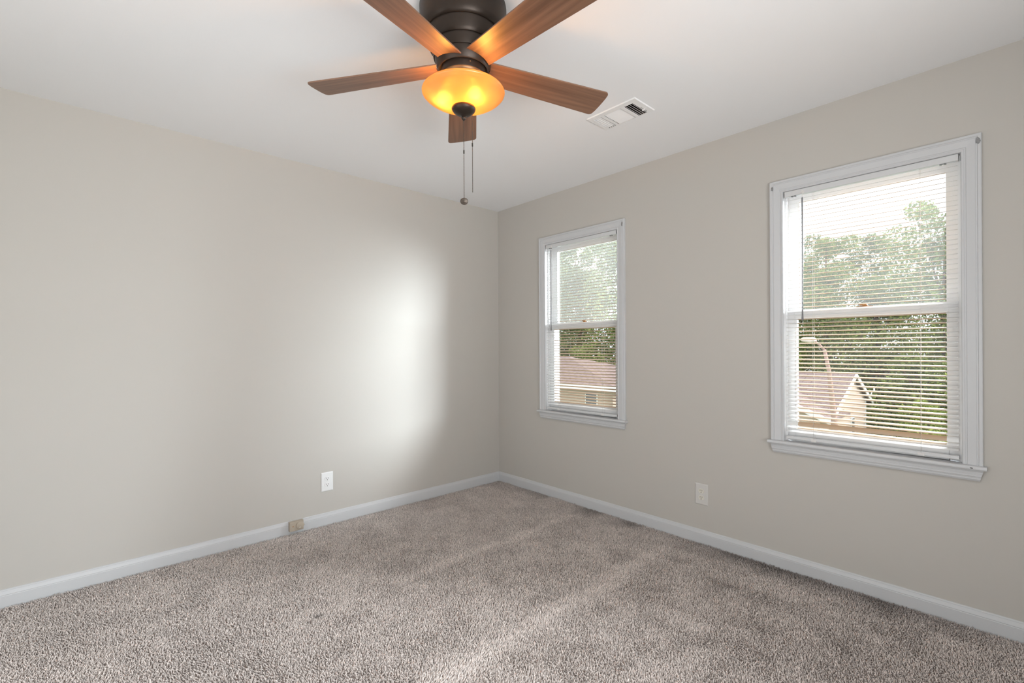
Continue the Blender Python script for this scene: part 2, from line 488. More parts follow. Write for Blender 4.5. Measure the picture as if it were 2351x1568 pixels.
def scar(name, c, w, h, seed, mat, parent, nx=-1, label=None):
    """an irregular thin flake mark lying on a face that looks to -x"""
    r = random.Random(seed); mb = MB(); n = 11
    ring_ = []
    for k in range(n):
        a = 2 * PI * k / n; q = 0.7 + 0.5 * r.random()
        ring_.append((w / 2 * q * math.cos(a), h / 2 * q * math.sin(a)))
    vs = [(c[0], c[1] + a, c[2] + b_) for a, b_ in ring_] + [(c[0] - .0012, c[1] + a * .9, c[2] + b_ * .9) for a, b_ in ring_]
    fs = [tuple(range(n, 2 * n)), tuple(range(n))[::-1]] + [(i, (i + 1) % n, n + (i + 1) % n, n + i) for i in range(n)]
    o = mb.add(vs, fs).build(name, mat, parent)
    if label: o['label'] = label
    return o


def make_window(idx, c):
    w = empty('window_%d' % idx, (0, c, 0.692)); tag(w, kind='structure')
    hw = 0.35
    # jamb lining
    mb = MB(); mb.box(0.0, 0.16, c - WH, c - hw, 0.692, ZT); mb.box(0.0, 0.16, c + hw, c + WH, 0.692, ZT); mb.box(0.0, 0.16, c - hw, c + hw, 2.036, ZT)
    mb.box(0.0, 0.16, c - WH, c + WH, ZB, 0.688)
    # stops that hold the sashes
    for s in (-1, 1):
        mb.box(0.0225, 0.030, c + s * hw, c + s * (hw - .010), 0.692, 2.036)
        mb.box(0.072, 0.076, c + s * hw, c + s * (hw - .007), 1.40, 2.036)
    mb.build('jamb', M['sash'], w)
    mb = MB(); u_casing(mb, c + hw, c - hw, 0.692, 2.036); mb.build('casing', M['trim'], w)
    # stool with rounded nose
    prof = [(.068, .674), (.068, .692), (-.030, .692), (-.034, .6912), (-.0368, .6888), (-.038, .685), (-.038, .681), (-.0368, .6772), (-.034, .6748), (-.030, .674)]
    pf = lambda p, q, a: (p, a, q)
    mb = MB()
    mb.prism([(-.0002, .674), (-.0002, .692)] + prof[2:], c - .427, c + .427, pf)
    mb.prism([(.031, .674), (.031, .6918), (-.0002, .6918), (-.0002, .674)], c - .349, c + .349, pf)
    mb.build('stool', M['sill'], w)
    # apron: fluted, its ends cut back
    ap = [(0, .674), (.0185, .674), (.0185, .668), (.0168, .666), (.0168, .655), (.0185, .653), (.0185, .646), (.0165, .643), (.015, .637), (.0165, .634), (.014, .629), (.012, .6255), (.010, .625), (0, .625)]
    mb = MB(); n = len(ap); vs, fs = [], []
    for s in (-1, 1):
        for (t, z) in ap: vs.append((-t, c + s * (.417 - (.674 - z) * .26), z))
    fs = [(i, (i + 1) % n, n + (i + 1) % n, n + i) for i in range(n)] + [tuple(range(n))[::-1], tuple(range(n, 2 * n))]
    mb.add(vs, fs).build('apron', M['trim'], w)
    # sashes
    mb = MB(); g = 0.299
    ring(mb, .076, .108, c - .347, c + .347, 1.36, 2.035, c - g - .004, c + g + .004, 1.398, 1.990)
    ring(mb, .080, .104, c - g - .004, c + g + .004, 1.398, 1.990, c - g + .004, c + g - .004, 1.402, 1.984)
    us = mb.build('upper_sash', M['sash'], w)
    MB().box(.092, .095, c - g + .002, c + g - .002, 1.40, 1.988).build('pane', M['dusty' if idx == 2 else 'dustier'], us)
    mb = MB()
    ring(mb, .033, .066, c - .347, c + .347, .6925, 1.396, c - g - .008, c + g + .008, .758, 1.356)
    ring(mb, .040, .060, c - g - .008, c + g + .008, .758, 1.356, c - g, c + g, .766, 1.350)
    mb.box(.029, .034, c - .347, c + .347, 1.384, 1.396)
    ls = mb.build('lower_sash', M['sash'], w, bevel=.0015)
    MB().box(.049, .052, c - g - .001, c + g + .001, .765, 1.351).build('pane', M['pane'], ls)
    # sash lock on the meeting rail
    mb = MB(); cy = c + (0.0 if idx == 2 else -.012)
    mb.box(.036, .060, cy - .034, cy + .034, 1.396, 1.399)
    mb.lathe([(1.399, .012), (1.406, .011), (1.410, .006)], (.048, cy, 0), 16)
    mb.prism([(-.006, 0), (.020, -.003), (.024, .002), (-.006, .006)], 1.403, 1.411, lambda p, q, a: (.046 + q, cy + p, a))
    mb.build('sash_lock', M['latch'], ls)
    return w


w1 = make_window(1, WIN[1])
w2 = make_window(2, WIN[0])
scar('paint_scar', (-.0172, -2.316, 2.063), .012, .024, 3, M['chip'], w2)
scar('paint_scar', (-.0172, -3.122, 2.070), .016, .034, 4, M['chip'], w2)
scar('paint_scar', (-.0172, -1.345, 2.064), .014, .030, 5, M['chip'], w1)
scar('paint_chip', (-.0380, -3.098, .6835), .010, .005, 6, M['dark_chip'], w2)
for k in range(7):
    yy = rng.uniform(-3.02, -2.92) if k < 5 else rng.uniform(-2.6, -2.45)
    scar('dirt_speck', (.0328, yy, rng.uniform(.700, .707)), rng.uniform(.004, .012), rng.uniform(.002, .004), 20 + k, M['dark_chip'], w2)


# ------------------------------------------------------------------ blinds
def make_blind(c, label, wand_off, drop):
    root = empty('mini_blind', (0.0065, c, 2.034))
    tag(root, label, 'blind', 'white mini blinds')
    mb = MB()
    # head rail: upward open channel, drawn as outer shell
    mb.prism([(-.0065, 2.0065), (-.0065, 2.0335), (-.0045, 2.035), (-.0040, 2.0335), (-.0045, 2.009), (.0165, 2.009), (.0165, 2.034), (.0185, 2.034), (.0185, 2.0065)], c - .342, c + .342, lambda p, q, a: (p, a, q))
    hr = mb.build('headrail', M['rail'], root)
    for yo in (.302, -.292):
        mb = MB()
        mb.box(-.001, .013, c + yo - .011, c + yo - .004, 2.0030, 2.0065); mb.box(-.001, .013, c + yo + .004, c + yo + .011, 2.0030, 2.0065); mb.box(.004, .009, c + yo - .005, c + yo + .005, 2.0045, 2.0065)
        mb.build('rail_clip', M['wand'], hr)
    # end bracket, standing open at the far end
    mb = MB(); mb.prism([(-.004, 2.010), (-.004, 2.024), (.006, 2.033), (.012, 2.034), (.012, 2.006), (-.004, 2.006)], c - .3485, c - .3465, lambda p, q, a: (p, a, q))
    mb.build('end_bracket', M['rail'], root)
    # slats
    tilt = R(16); n = 59; z0 = 1.986; pitch = .02135
    mb = MB(); rr = random.Random(int(abs(c) * 100))
    m_ = 6; hw = .0125

    def slat(mb, zc, tl, sagL, sagR, warp=0.0):
        nseg = 10
        top, fs = [], []
        vs = []
        for i in range(nseg + 1):
            u = -1 + 2 * i / nseg
            y = c + u * .339
            dz = sagL * (1 + u) / 2 + sagR * (1 - u) / 2 + warp * (1 - u * u)
            for j in range(m_ + 1):
                t = -1 + 2 * j / m_
                xx = t * hw; zz = .0019 * (1 - t * t)
                X_ = xx * math.cos(tl) - zz * math.sin(tl); Z_ = xx * math.sin(tl) + zz * math.cos(tl)
                vs.append((.0065 + X_, y, zc + dz + Z_))
        W = m_ + 1; K = len(vs)
        vs2 = [(x, y, z - .0004) for x, y, z in vs]
        for i in range(nseg):
            for j in range(m_):
                a = i * W + j; q = (a, a + 1, a + W + 1, a + W)
                fs.append(q); fs.append(tuple(K + t for t in q[::-1]))
        for i in range(nseg):
            for j in (0, m_):
                a = i * W + j; fs.append((a, a + W, K + a + W, K + a))
        for i in (0, nseg):
            for j in range(m_):
                a = i * W + j; fs.append((a, a + 1, K + a + 1, K + a))
        mb.add(vs + vs2, fs, True)

    tilted = None
    for k in range(n):
        z = z0 - k * pitch
        if z < .738: break
        if drop == 'fat' and abs(z - .781) < pitch * .5:
            tilted = z; continue
        e = (rr.random() - .5) * .0012
        low = max(0, (1.0 - z) / .3)
        if drop == 'warp': slat(mb, z, tilt + e * 20, e - .006 * low * .3, e + .012 * low * .35, .006 * low * .5)
        else: slat(mb, z, tilt + e * 20, e, e + (rr.random() - .5) * .0008)
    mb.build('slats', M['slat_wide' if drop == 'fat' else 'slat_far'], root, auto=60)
    if tilted:
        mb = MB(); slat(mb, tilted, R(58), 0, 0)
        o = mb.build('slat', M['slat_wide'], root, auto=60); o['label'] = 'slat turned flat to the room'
    # bottom rail
    mb = MB(); mb.prism([(-.006, .7075), (-.0045, .706), (.0175, .706), (.019, .7075), (.019, .716), (.0165, .7205), (.0125, .7215), (.0005, .7215), (-.0035, .7205), (-.006, .716)], c - .340, c + .340, lambda p, q, a: (p, a, q))
    br_ = mb.build('bottom_rail', M['rail'], root)
    for yo in (.212, -.214):
        mb = MB(); mb.box(-.0075, .0205, c + yo - .012, c + yo + .012, .7045, .7062); mb.box(-.0078, -.0062, c + yo - .012, c + yo + .012, .7045, .7165)
        mb.build('rail_clip', M['cord'], br_)
    # ladder and lift cords
    mb = MB()
    for yo in (.212, -.214):
        for x in (-.0068, .0198): mb.tube([(x, c + yo, 2.007), (x, c + yo, .715)], .0006, 6)
    mb.build('ladder_cords', M['cord'], root)
    # tilt wand
    wy = c + wand_off
    mb = MB(); mb.tube([(-.014, wy, 1.984), (-.0145, wy, 1.70), (-.015, wy + .001, 1.36)], .0040, 6, False)
    mb.tube([(-.015, wy + .001, 1.36), (-.015, wy + .001, 1.338)], [.0045, .0052], 6, False)
    wd_ = mb.build('wand', M['wand'], root)
    mb = MB(); mb.tube([(-.006, wy, 2.016), (-.012, wy, 2.012), (-.014, wy, 2.002), (-.014, wy, 1.983)], .0016, 8); mb.box(-.008, -.006, wy - .005, wy + .005, 2.008, 2.024)
    mb.build('wand_hook', M['cord'], wd_)
    return root


make_blind(WIN[0], 'lowered white mini blind in the wider-seen window, one slat turned flat near its bottom', .256, 'fat')
make_blind(WIN[1], 'lowered white mini blind with bowed bottom slats, in the window next to the room corner', .279, 'warp')


# ------------------------------------------------------------------ outlets and small things on the walls
def outlet(name, org, U, plate_mat, face_mat, label):
    """org: point on wall surface at plate centre; U: unit vector along the wall; normal into the room"""
    org = Vector(org); U = Vector(U); Z = Vector((0, 0, 1)); Nn = Vector((0, -1, 0)) if abs(U.x) > .5 else Vector((-1, 0, 0))
    root = empty(name, org); tag(root, label, 'outlet', 'wall outlets')
    P = lambda u, z, d: tuple(org + U * u + Z * z + Nn * d)
    mb = MB(); hw, hh = .0405, .0645
    # plate with sloped rim
    vs = [P(s * hw, t * hh, 0) for s, t in ((-1, -1), (1, -1), (1, 1), (-1, 1))] + [P(s * hw, t * hh, .0022) for s, t in ((-1, -1), (1, -1), (1, 1), (-1, 1))] + \
         [P(s * (hw - .005), t * (hh - .005), .0055) for s, t in ((-1, -1), (1, -1), (1, 1), (-1, 1))]
    fs = [(0, 1, 2, 3)] + [(i, (i + 1) % 4, 4 + (i + 1) % 4, 4 + i) for i in range(4)] + [(4 + i, 4 + (i + 1) % 4, 8 + (i + 1) % 4, 8 + i) for i in range(4)] + [(8, 9, 10, 11)]
    mb.add(vs, fs); pl = mb.build('cover_plate', plate_mat, root)
    for zc in (.0205, -.0205):
        pts = []
        for k in range(40):
            a = 2 * PI * k / 40; x = .0172 * math.cos(a); z = .0172 * math.sin(a); z = max(-.0135, min(.0135, z)); pts.append((x, zc + z))
        n = len(pts); mb = MB()
        mb.add([P(x, z, .0052) for x, z in pts] + [P(x * .98, zc + (z - zc) * .98, .0075) for x, z in pts], [tuple(range(n, 2 * n))] + [(i, (i + 1) % n, n + (i + 1) % n, n + i) for i in range(n)])
        rc = mb.build('receptacle', face_mat, root)
        mb = MB()
        for (u, hz) in ((-.0063, .0043), (.0063, .0035)):
            mb.add([P(u + a, zc + .004 + b_, d) for d in (.0072, .0078) for a, b_ in ((-.0012, -hz), (.0012, -hz), (.0012, hz), (-.0012, hz))], [(0, 1, 2, 3), (4, 5, 6, 7), (0, 1, 5, 4), (1, 2, 6, 5), (2, 3, 7, 6), (3, 0, 4, 7)])
        q = [(.0026 * math.cos(2 * PI * k / 14), zc - .0075 + .0026 * math.sin(2 * PI * k / 14)) for k in range(14)]
        mb.add([P(a, b_, .0072) for a, b_ in q] + [P(a, b_, .0079) for a, b_ in q], [tuple(range(14, 28))] + [(i, (i + 1) % 14, 14 + (i + 1) % 14, 14 + i) for i in range(14)])
        mb.build('slots', M['slot'], rc)
    q = [(.0028 * math.cos(2 * PI * k / 14), .0028 * math.sin(2 * PI * k / 14)) for k in range(14)]
    mb = MB(); mb.add([P(a, b_, .005) for a, b_ in q] + [P(a * .8, b_ * .8, .0065) for a, b_ in q], [tuple(range(14, 28))] + [(i, (i + 1) % 14, 14 + (i + 1) % 14, 14 + i) for i in range(14)])
    mb.build('screw', face_mat, root)
    return root


outlet('wall_outlet', (-1.5656, 0, .2900), (1, 0, 0), M['plastic'], M['plastic'], 'white duplex wall outlet above the carpet on the wall without windows')
outlet('wall_outlet', (0, -1.9007, .2960), (0, 1, 0), M['wallplate'], M['ivory'], 'greige duplex wall outlet with ivory sockets, low on the wall between the two windows')

# small tan jack box on the baseboard
jb = empty('jack_box', (-1.779, -.0125, .022)); tag(jb, 'small tan plastic box with a round dial screwed to the baseboard under the outlet', 'wall box')
fy = -.040
mb = MB(); mb.box(-1.822, -1.735, -.0125, fy, .020, .081); mb.build('housing', M['tan_box'], jb, bevel=.002)
mb = MB(); mb.lathe([(fy - .0008, .0035), (fy - .0022, .0030), (fy - .003, .0012)], (-1.801, 0, .051), 14, axis='y'); mb.build('screw', M['latch'], jb)
mb = MB(); mb.lathe([(fy, .0245), (fy - .004, .0245), (fy - .0052, .0232), (fy - .0052, .0001)], (-1.758, 0, .0505), 36, axis='y')
mb.prism([(-.0235, .006), (.024, .006), (.029, .000), (.024, -.006), (-.0235, -.006)], fy - .004, fy + .004, lambda p, q, a: (-1.758 + p, a, .0505 + q))
dl = mb.build('dial', M['tan_box'], jb)
mb = MB(); mb.box(-1.766, -1.755, fy - .0055, fy - .0068, .0375, .0410); mb.build('pointer', M['ivory'], dl)
mb = MB(); mb.tube([(-1.8035, -.006, .079), (-1.8035, -.004, .0865), (-1.8045, -.0025, .094)], .0013, 8); mb.build('wire_stub', M['cord'], jb)

# ------------------------------------------------------------------ ceiling vent
vt = empty('ceiling_vent', (-.69, -1.80, H)); tag(vt, 'white three-way louvered air vent set in the ceiling beside the fan', 'vent')
secs = [(-.755, -.615, -1.916, -1.866), (-.755, -.615, -1.846, -1.738), (-.755, -.615, -1.721, -1.673)]
VO = (-.790, -.604, -1.953, -1.648)
mb = MB()
zb_, zt_ = 2.4335, 2.4352
ub = sorted({VO[0] + .003, VO[1] - .003} | {s[0] for s in secs} | {s[1] for s in secs})
vb = sorted({VO[2] + .003, VO[3] - .003} | {s[2] for s in secs} | {s[3] for s in secs})
for i in range(len(ub) - 1):
    for j in range(len(vb) - 1):
        u, v = (ub[i] + ub[i + 1]) / 2, (vb[j] + vb[j + 1]) / 2
        if any(s[0] < u < s[1] and s[2] < v < s[3] for s in secs): continue
        mb.box(ub[i], ub[i + 1], vb[j], vb[j + 1], zb_, zt_)
i4 = [(VO[0] + .003, VO[2] + .003), (VO[1] - .003, VO[2] + .003), (VO[1] - .003, VO[3] - .003), (VO[0] + .003, VO[3] - .003)]
o4 = [(VO[0], VO[2]), (VO[1], VO[2]), (VO[1], VO[3]), (VO[0], VO[3])]
mb.add([(x, y, zb_) for x, y in i4] + [(x, y, H - .0006) for x, y in o4], [(i, (i + 1) % 4, 4 + (i + 1) % 4, 4 + i) for i in range(4)])
mb.build('grille_frame', M['vent'], vt)
mb = MB(); t_ = .0005


def louver(mb, along, p, lo, hi, ang, wd=.0115):
    """thin blade; along 'x' or 'y'; p: centre across; ang: rise angle across"""
    c, s = math.cos(ang) * wd / 2, math.sin(ang) * wd / 2
    z = 2.4405
    nx, nz = -math.sin(ang) * t_, math.cos(ang) * t_
    q = [(p - c + nx, z - s + nz), (p + c + nx, z + s + nz), (p + c - nx, z + s - nz), (p - c - nx, z - s - nz)]
    mb.prism(q, lo, hi, (lambda a, b_, k: (k, a, b_)) if along == 'x' else (lambda a, b_, k: (a, k, b_)))


for k in range(5): louver(mb, 'x', -1.9165 + .0127 * k, -.755, -.615, R(42))
for k in range(12): louver(mb, 'y', -.757 + .0129 * k, -1.846, -1.738, R(135), .0125)
for k in range(5): louver(mb, 'x', -1.7235 + .0127 * k, -.755, -.615, R(135), .0125)
mb.build('louvers', M['vent'], vt)
mb = MB()
mb.add([(x, y, z) for z in (H - .002, H + .14) for x, y in ((VX0, VY0), (VX1, VY0), (VX1, VY1), (VX0, VY1))], [(0, 1, 5, 4), (1, 2, 6, 5), (2, 3, 7, 6), (3, 0, 4, 7), (4, 5, 6, 7)])
mb.build('duct_boot', M['duct'], vt)
mb = MB(); mb.box(-.664, -.658, -1.931, -1.914, 2.4270, 2.4338); dm = mb.build('damper_lever', M['vent'], vt)
mb = MB(); mb.box(-.690, -.632, -1.9235, -1.9215, 2.4330, 2.4342); mb.build('lever_slot', M['duct'], dm)
for y in (-1.935, -1.660):
    mb = MB(); mb.lathe([(2.4325, .0035), (2.4336, .004)], (-.685 + (0.02 if y < -1.8 else 0), y, 0), 12); mb.build('screw', M['vent'], vt)

# ------------------------------------------------------------------ ceiling fan
FX, FY = -1.7844, -1.8755
fan = empty('ceiling_fan', (FX, FY, H)); tag(fan, 'bronze ceiling fan with five walnut blades and a lit amber glass bowl', 'ceiling fan')
mh = MB().lathe([(2.4398, .150), (2.4398, .156), (2.430, .1575), (2.395, .1565), (2.355, .152), (2.340, .147), (2.334, .142), (2.3325, .1395),
                 (2.3340, .1375), (2.3335, .1355), (2.315, .131), (2.297, .126), (2.288, .122), (2.2855, .1195), (2.2870, .1175), (2.2865, .1155),
                 (2.270, .112), (2.256, .1085), (2.2505, .1065), (2.2515, .1045)], (FX, FY, 0), 96).build('motor_housing', M['bronze'], fan, auto=35)
hub = MB().lathe([(2.2512, .1035), (2.246, .1032), (2.236, .1005), (2.224, .0960), (2.2150, .0915), (2.2115, .0892), (2.2105, .0880), (2.2112, .0862), (2.2170, .0850), (2.219, .0800)], (FX, FY, 0), 96)
hub.build('hub', M['bronze'], fan, auto=35)
sw = MB().lathe([(2.219, .0815), (2.1935, .0815), (2.1915, .0810), (2.1895, .0805), (2.1895, .076)], (FX, FY, 0), 96).build('switch_housing', M['bronze'], fan, auto=35)
dv = Vector((math.cos(R(-126.8 + 17)), math.sin(R(-126.8 + 17)), 0))
mb = MB(); mb.ball((FX + dv.x * .0812, FY + dv.y * .0812, 2.204), .0028, 10, 6); mb.build('screw', M['ring'], sw)
MB().lathe([(2.1905, .0800), (2.1880, .0798), (2.1850, .0770), (2.1800, .0755), (2.1590, .0745), (2.1560, .0760), (2.1500, .0765), (2.1495, .0700)], (FX, FY, 0), 96).build('glass_fitter', M['ring'], fan, auto=35)
# bowl: outer then inner skin
outer = [(2.1495, .1470), (2.1490, .1490), (2.1465, .1500), (2.1430, .1495), (2.1395, .1470), (2.1370, .1440), (2.1340, .1425), (2.1285, .1370), (2.1180, .1230), (2.1080, .1060), (2.0985, .0860), (2.0900, .0640), (2.0840, .0420), (2.0810, .0200), (2.0805, .0040)]
outer = [(2.0765 + (z - 2.0805) * .855, r) for z, r in outer]
inner = [(z + .0032, max(.004, r - .0022)) for z, r in outer[::-1]]
inner[-1] = (outer[0][0] + .0004, .1450)
MB().lathe(outer + inner, (FX, FY, 0), 96, close=True).build('glass_bowl', M['amber'], fan)
# lamp bulbs inside the bowl
for (bx, by, bz) in ((.008, -.056, 2.1140), (-.056, .046, 2.1160)):
    mb = MB()
    d = Vector((bx, by, 0)).normalized()
    prof = [(-.022, .0001), (-.0205, .008), (-.015, .0155), (-.006, .0195), (.003, .0195), (.012, .015), (.020, .0105), (.026, .0095)]
    # bulb axis lies flat, pointing outward from the stem
    u = d; w_ = Vector((0, 0, 1)).cross(u); n = 20; vs, fs = [], []
    for (t, r) in prof:
        for k in range(n):
            a = 2 * PI * k / n
            p = Vector((FX + bx, FY + by, bz)) - u * t + w_ * (r * math.cos(a)) + Vector((0, 0, 1)) * (r * math.sin(a))
            vs.append(p)
    for i in range(len(prof) - 1):
        for k in range(n): fs.append((i * n + k, i * n + (k + 1) % n, (i + 1) * n + (k + 1) % n, (i + 1) * n + k))
    mb.add(vs, fs, True); mb.build('light_bulb', M['bulb'], fan)
# stem and finial cup
MB().tube([(FX, FY, 2.155), (FX, FY, 2.078)], .006, 12).build('stem', M['ring'], fan)
MB().lathe([(2.0860, .0300), (2.0835, .0415), (2.0800, .0435), (2.0760, .0432), (2.0720, .0415), (2.0660, .0365), (2.0600, .0285), (2.0560, .0210), (2.0545, .0150), (2.0530, .0095),
            (2.0510, .0075), (2.0490, .0080), (2.0470, .0088), (2.0430, .0085), (2.0395, .0062), (2.0365, .0030), (2.0345, .0012)], (FX, FY, -.004), 48).build('finial_cap', M['bronze'], fan, auto=40)

# blades
ZB0, DROOP, PITCH, RT, RR_, WT, WR = 2.2291, -.0225, R(-10.3), .596, .0985, .138, .103


def blade_mesh():
    pts = []
    a = math.asin(WR / 2 / RR_)
    nroot = 14
    for i in range(nroot + 1):
        t = -a + 2 * a * i / nroot
        pts.append((RR_ * math.cos(t), RR_ * math.sin(t)))
    rc = .016
    e1 = [(RT - rc + rc * math.sin(t), WT / 2 - rc + rc * math.cos(t)) for t in [PI / 2 * k / 6 for k in range(7)]]
    tip = [(x, y) for x, y in e1]
    pts += tip
    # slightly bowed tip
    for k in range(1, 8):
        y = WT / 2 - rc - (WT - 2 * rc) * k / 8
        pts.append((RT + .003 * (1 - (y / (WT / 2)) ** 2), y))
    pts += [(x, -y) for x, y in e1[::-1]]
    return pts


bp_ = blade_mesh()
n = len(bp_); th = .0055
bvs, bfs = [], []
cp, spn = math.cos(PITCH), math.sin(PITCH)
for s in (-1, 1):
    for (x, y) in bp_:
        hz = s * th / 2
        bvs.append((x, y * cp - hz * spn, ZB0 - H + y * spn + hz * cp + DROOP * x))
bfs = [tuple(range(n))[::-1], tuple(range(n, 2 * n))] + [(i, (i + 1) % n, n + (i + 1) % n, n + i) for i in range(n)]
bme = bpy.data.meshes.new('fan_blade'); bme.from_pydata(bvs, [], bfs); bme.update(); bme.materials.append(M['blade'])
for k in range(5):
    bo = bpy.data.objects.new('fan_blade', bme); COL.objects.link(bo); bo.parent = fan
    bo.rotation_euler = (0, 0, R(53.91 + 72 * k))
    md = bo.modifiers.new('edge', 'BEVEL'); md.width = .0012; md.segments = 2; md.limit_method = 'ANGLE'; md.angle_limit = R(50)


# pull chains
def chain(x, y, z0, z1, zc, knob):
    mb = MB(); z = z0
    while z > z1:
        if abs(z - zc) > .006: mb.ball((x, y, z), .00165, 8, 5)
        z -= .0041
    mb.tube([(x, y, z0), (x, y, z1)], .0005, 5)
    c = mb.build('pull_chain', M['chain'], fan)
    MB().lathe([(zc + .0065, .0012), (zc + .006, .0024), (zc - .006, .0024), (zc - .0065, .0012)], (x, y, 0), 12).build('connector', M['slot'], c)
    if knob:
        # disc medallion facing the camera side
        mb = MB(); th_ = R(-126.8); u = Vector((math.cos(th_) * .93, math.sin(th_) * .93, -.36)).normalized()
        s_ = Vector((-math.sin(th_), math.cos(th_), 0)); t_2 = u.cross(s_)
        prof = [(-.004, .0001), (-.004, .010), (-.0025, .0138), (0, .0145), (.0025, .0138), (.0035, .0115), (.003, .0085), (.0036, .0070), (.0042, .0001)]
        vs, fs = [], []; nn = 28; cc = Vector((x, y, z1 - .012))
        for (d, r) in prof:
            for q in range(nn):
                a = 2 * PI * q / nn; vs.append(cc + u * d + s_ * (r * math.cos(a)) + t_2 * (r * .86 * math.sin(a)))
        for i in range(len(prof) - 1):
            for q in range(nn): fs.append((i * nn + q, i * nn + (q + 1) % nn, (i + 1) * nn + (q + 1) % nn, (i + 1) * nn + q))
        mb.add(vs, fs, True); mb.build('pull_knob', M['chain'], c)


chain(FX, FY, 2.0340, 1.7500, 1.918, True)
chain(FX + .7372 * .031, FY - .6757 * .031, 2.0600, 1.7690, 1.944, False)

# ------------------------------------------------------------------ carpet pile
def carpet():
    g = np.random.default_rng(11)
    X0, X1, Y0, Y1 = -3.35, -.0165, -3.55, -.0165
    sp = 0.0060
    xs = np.arange(X0, X1, sp); ys = np.arange(Y0, Y1, sp)
    gx, gy = np.meshgrid(xs, ys); x = gx.ravel(); y = gy.ravel()
    x = x + g.uniform(-.5, .5, x.size) * sp * .9; y = y + g.uniform(-.5, .5, y.size) * sp * .9
    # keep what the frame can see, with a margin for a step to the side
    dx, dy = x - CX, y - CY
    f = dx * math.cos(YAW) + dy * math.sin(YAW); r = dx * math.sin(YAW) - dy * math.cos(YAW)
    k = (f > .9) & (np.abs(r) < f * 1.35 + .1) & (x < -.0145) & (y < -.0145)
    x, y, f = x[k], y[k], f[k]
    n = x.size

    def smooth_noise(x, y, s, seed):
        q = np.random.default_rng(seed); G = q.uniform(-1, 1, (64, 64))
        u = (x + 5) / s; v = (y + 5) / s
        i = np.floor(u).astype(int); j = np.floor(v).astype(int); a = u - i; b_ = v - j
        a = a * a * (3 - 2 * a); b_ = b_ * b_ * (3 - 2 * b_)
        w = lambda p, q_: G[p % 64, q_ % 64]
        return (w(i, j) * (1 - a) + w(i + 1, j) * a) * (1 - b_) + (w(i, j + 1) * (1 - a) + w(i + 1, j + 1) * a) * b_
    n1 = smooth_noise(x, y, .35, 1); n2 = smooth_noise(x, y, .09, 2); n3 = smooth_noise(x, y, .028, 3)
    # vacuum tracks: two strips running along x where the pile lies over
    trk = np.exp(-((y + 1.05 + .03 * n1) / .036) ** 2) * np.clip((-x - .12) / .2, 0, 1) * np.clip((2.0 + x) / .6, 0, 1)
    trk += 1.1 * np.exp(-((y + 1.80 + .03 * n1) / .048) ** 2) * np.clip((-x - .15) / .2, 0, 1)
    # pile lean
    ang = g.uniform(0, 2 * PI, n)
    lean = g.uniform(.15, 1.15, n)
    lx = lean * np.cos(ang) + .35 * n1 + .45 * n2 + .75 * trk + .3 * n3
    ly = lean * np.sin(ang) + .30 * n2 + .5 * trk
    h = .0088 + g.uniform(-.0036, .0030, n) + .0016 * n3 - .0015 * trk
    rad = .0018 + g.uniform(-.0004, .0007, n)
    # pole bent over: base, middle, tip
    B = np.stack([x, y, np.full(n, -.009)], 1)
    Mi = B + np.stack([lx * .0022, ly * .0022, h * .62], 1)
    T = B + np.stack([lx * .0056, ly * .0056, h], 1)
    T[:, 0] = np.minimum(T[:, 0], -.0135); T[:, 1] = np.minimum(T[:, 1], -.0135)
    # blunt yarn: 4-sided at base, middle and near tip, with a tip point
    rings = []
    a0 = g.uniform(0, 2 * PI, n)
    for P, rr, tw in ((B, .75, 0.), (Mi, 1.15, .6), (T, .8, 1.2)):
        for q in range(4):
            a = a0 + tw + q * PI / 2
            rings.append(P + np.stack([np.cos(a) * rad * rr, np.sin(a) * rad * rr, np.zeros(n)], 1))
    tipv = T + np.stack([lx * .0012, ly * .0012, np.full(n, .0016)], 1)
    V = np.stack(rings + [tipv], 1)              # n,13,3
    V[:, :, 0] = np.minimum(V[:, :, 0], -.0128); V[:, :, 1] = np.minimum(V[:, :, 1], -.0128)
    quads = []
    for l in range(2):
        for q in range(4): quads.append((l * 4 + q, l * 4 + (q + 1) % 4, l * 4 + 4 + (q + 1) % 4, l * 4 + 4 + q))
    tris = [(8 + q, 8 + (q + 1) % 4, 12) for q in range(4)]
    base = (np.arange(n) * 13)[:, None, None]
    Q = (np.array(quads)[None] + base).reshape(n, -1)
    Tq = (np.array(tris)[None] + base).reshape(n, -1)
    loops = np.concatenate([Q, Tq], 1).ravel().astype(np.int32)
    tot = np.tile(np.array([4] * 8 + [3] * 4, np.int32), n)
    start = np.concatenate([[0], np.cumsum(tot)[:-1]]).astype(np.int32)
    me = bpy.data.meshes.new('carpet_pile')
    me.vertices.add(n * 13); me.vertices.foreach_set('co', V.astype(np.float32).ravel())
    me.loops.add(loops.size); me.loops.foreach_set('vertex_index', loops)
    me.polygons.add(tot.size); me.polygons.foreach_set('loop_start', start); me.polygons.foreach_set('loop_total', tot)
    me.polygons.foreach_set('use_smooth', np.ones(tot.size, bool))
    # yarn tone: heather mix, soil along the walls, one small dark stain
    t = 1 + g.normal(0, .14, n) + .05 * n1 + .05 * n2
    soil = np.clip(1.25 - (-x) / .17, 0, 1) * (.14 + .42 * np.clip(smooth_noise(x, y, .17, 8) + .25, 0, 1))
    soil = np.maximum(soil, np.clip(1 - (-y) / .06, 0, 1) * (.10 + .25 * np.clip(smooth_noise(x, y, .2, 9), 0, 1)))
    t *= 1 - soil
    st = ((x + 2.033) / .024) ** 2 + ((y + 1.097) / .014) ** 2
    t *= 1 - .68 * np.exp(-st * st)
    s2 = ((x + 2.075) / .016) ** 2 + ((y + 1.115) / .010) ** 2
    t *= 1 - .4 * np.exp(-s2 * s2)
    t *= 1 + .11 * trk  # lighter look of laid-over pile in the tracks, painted into the yarn colour
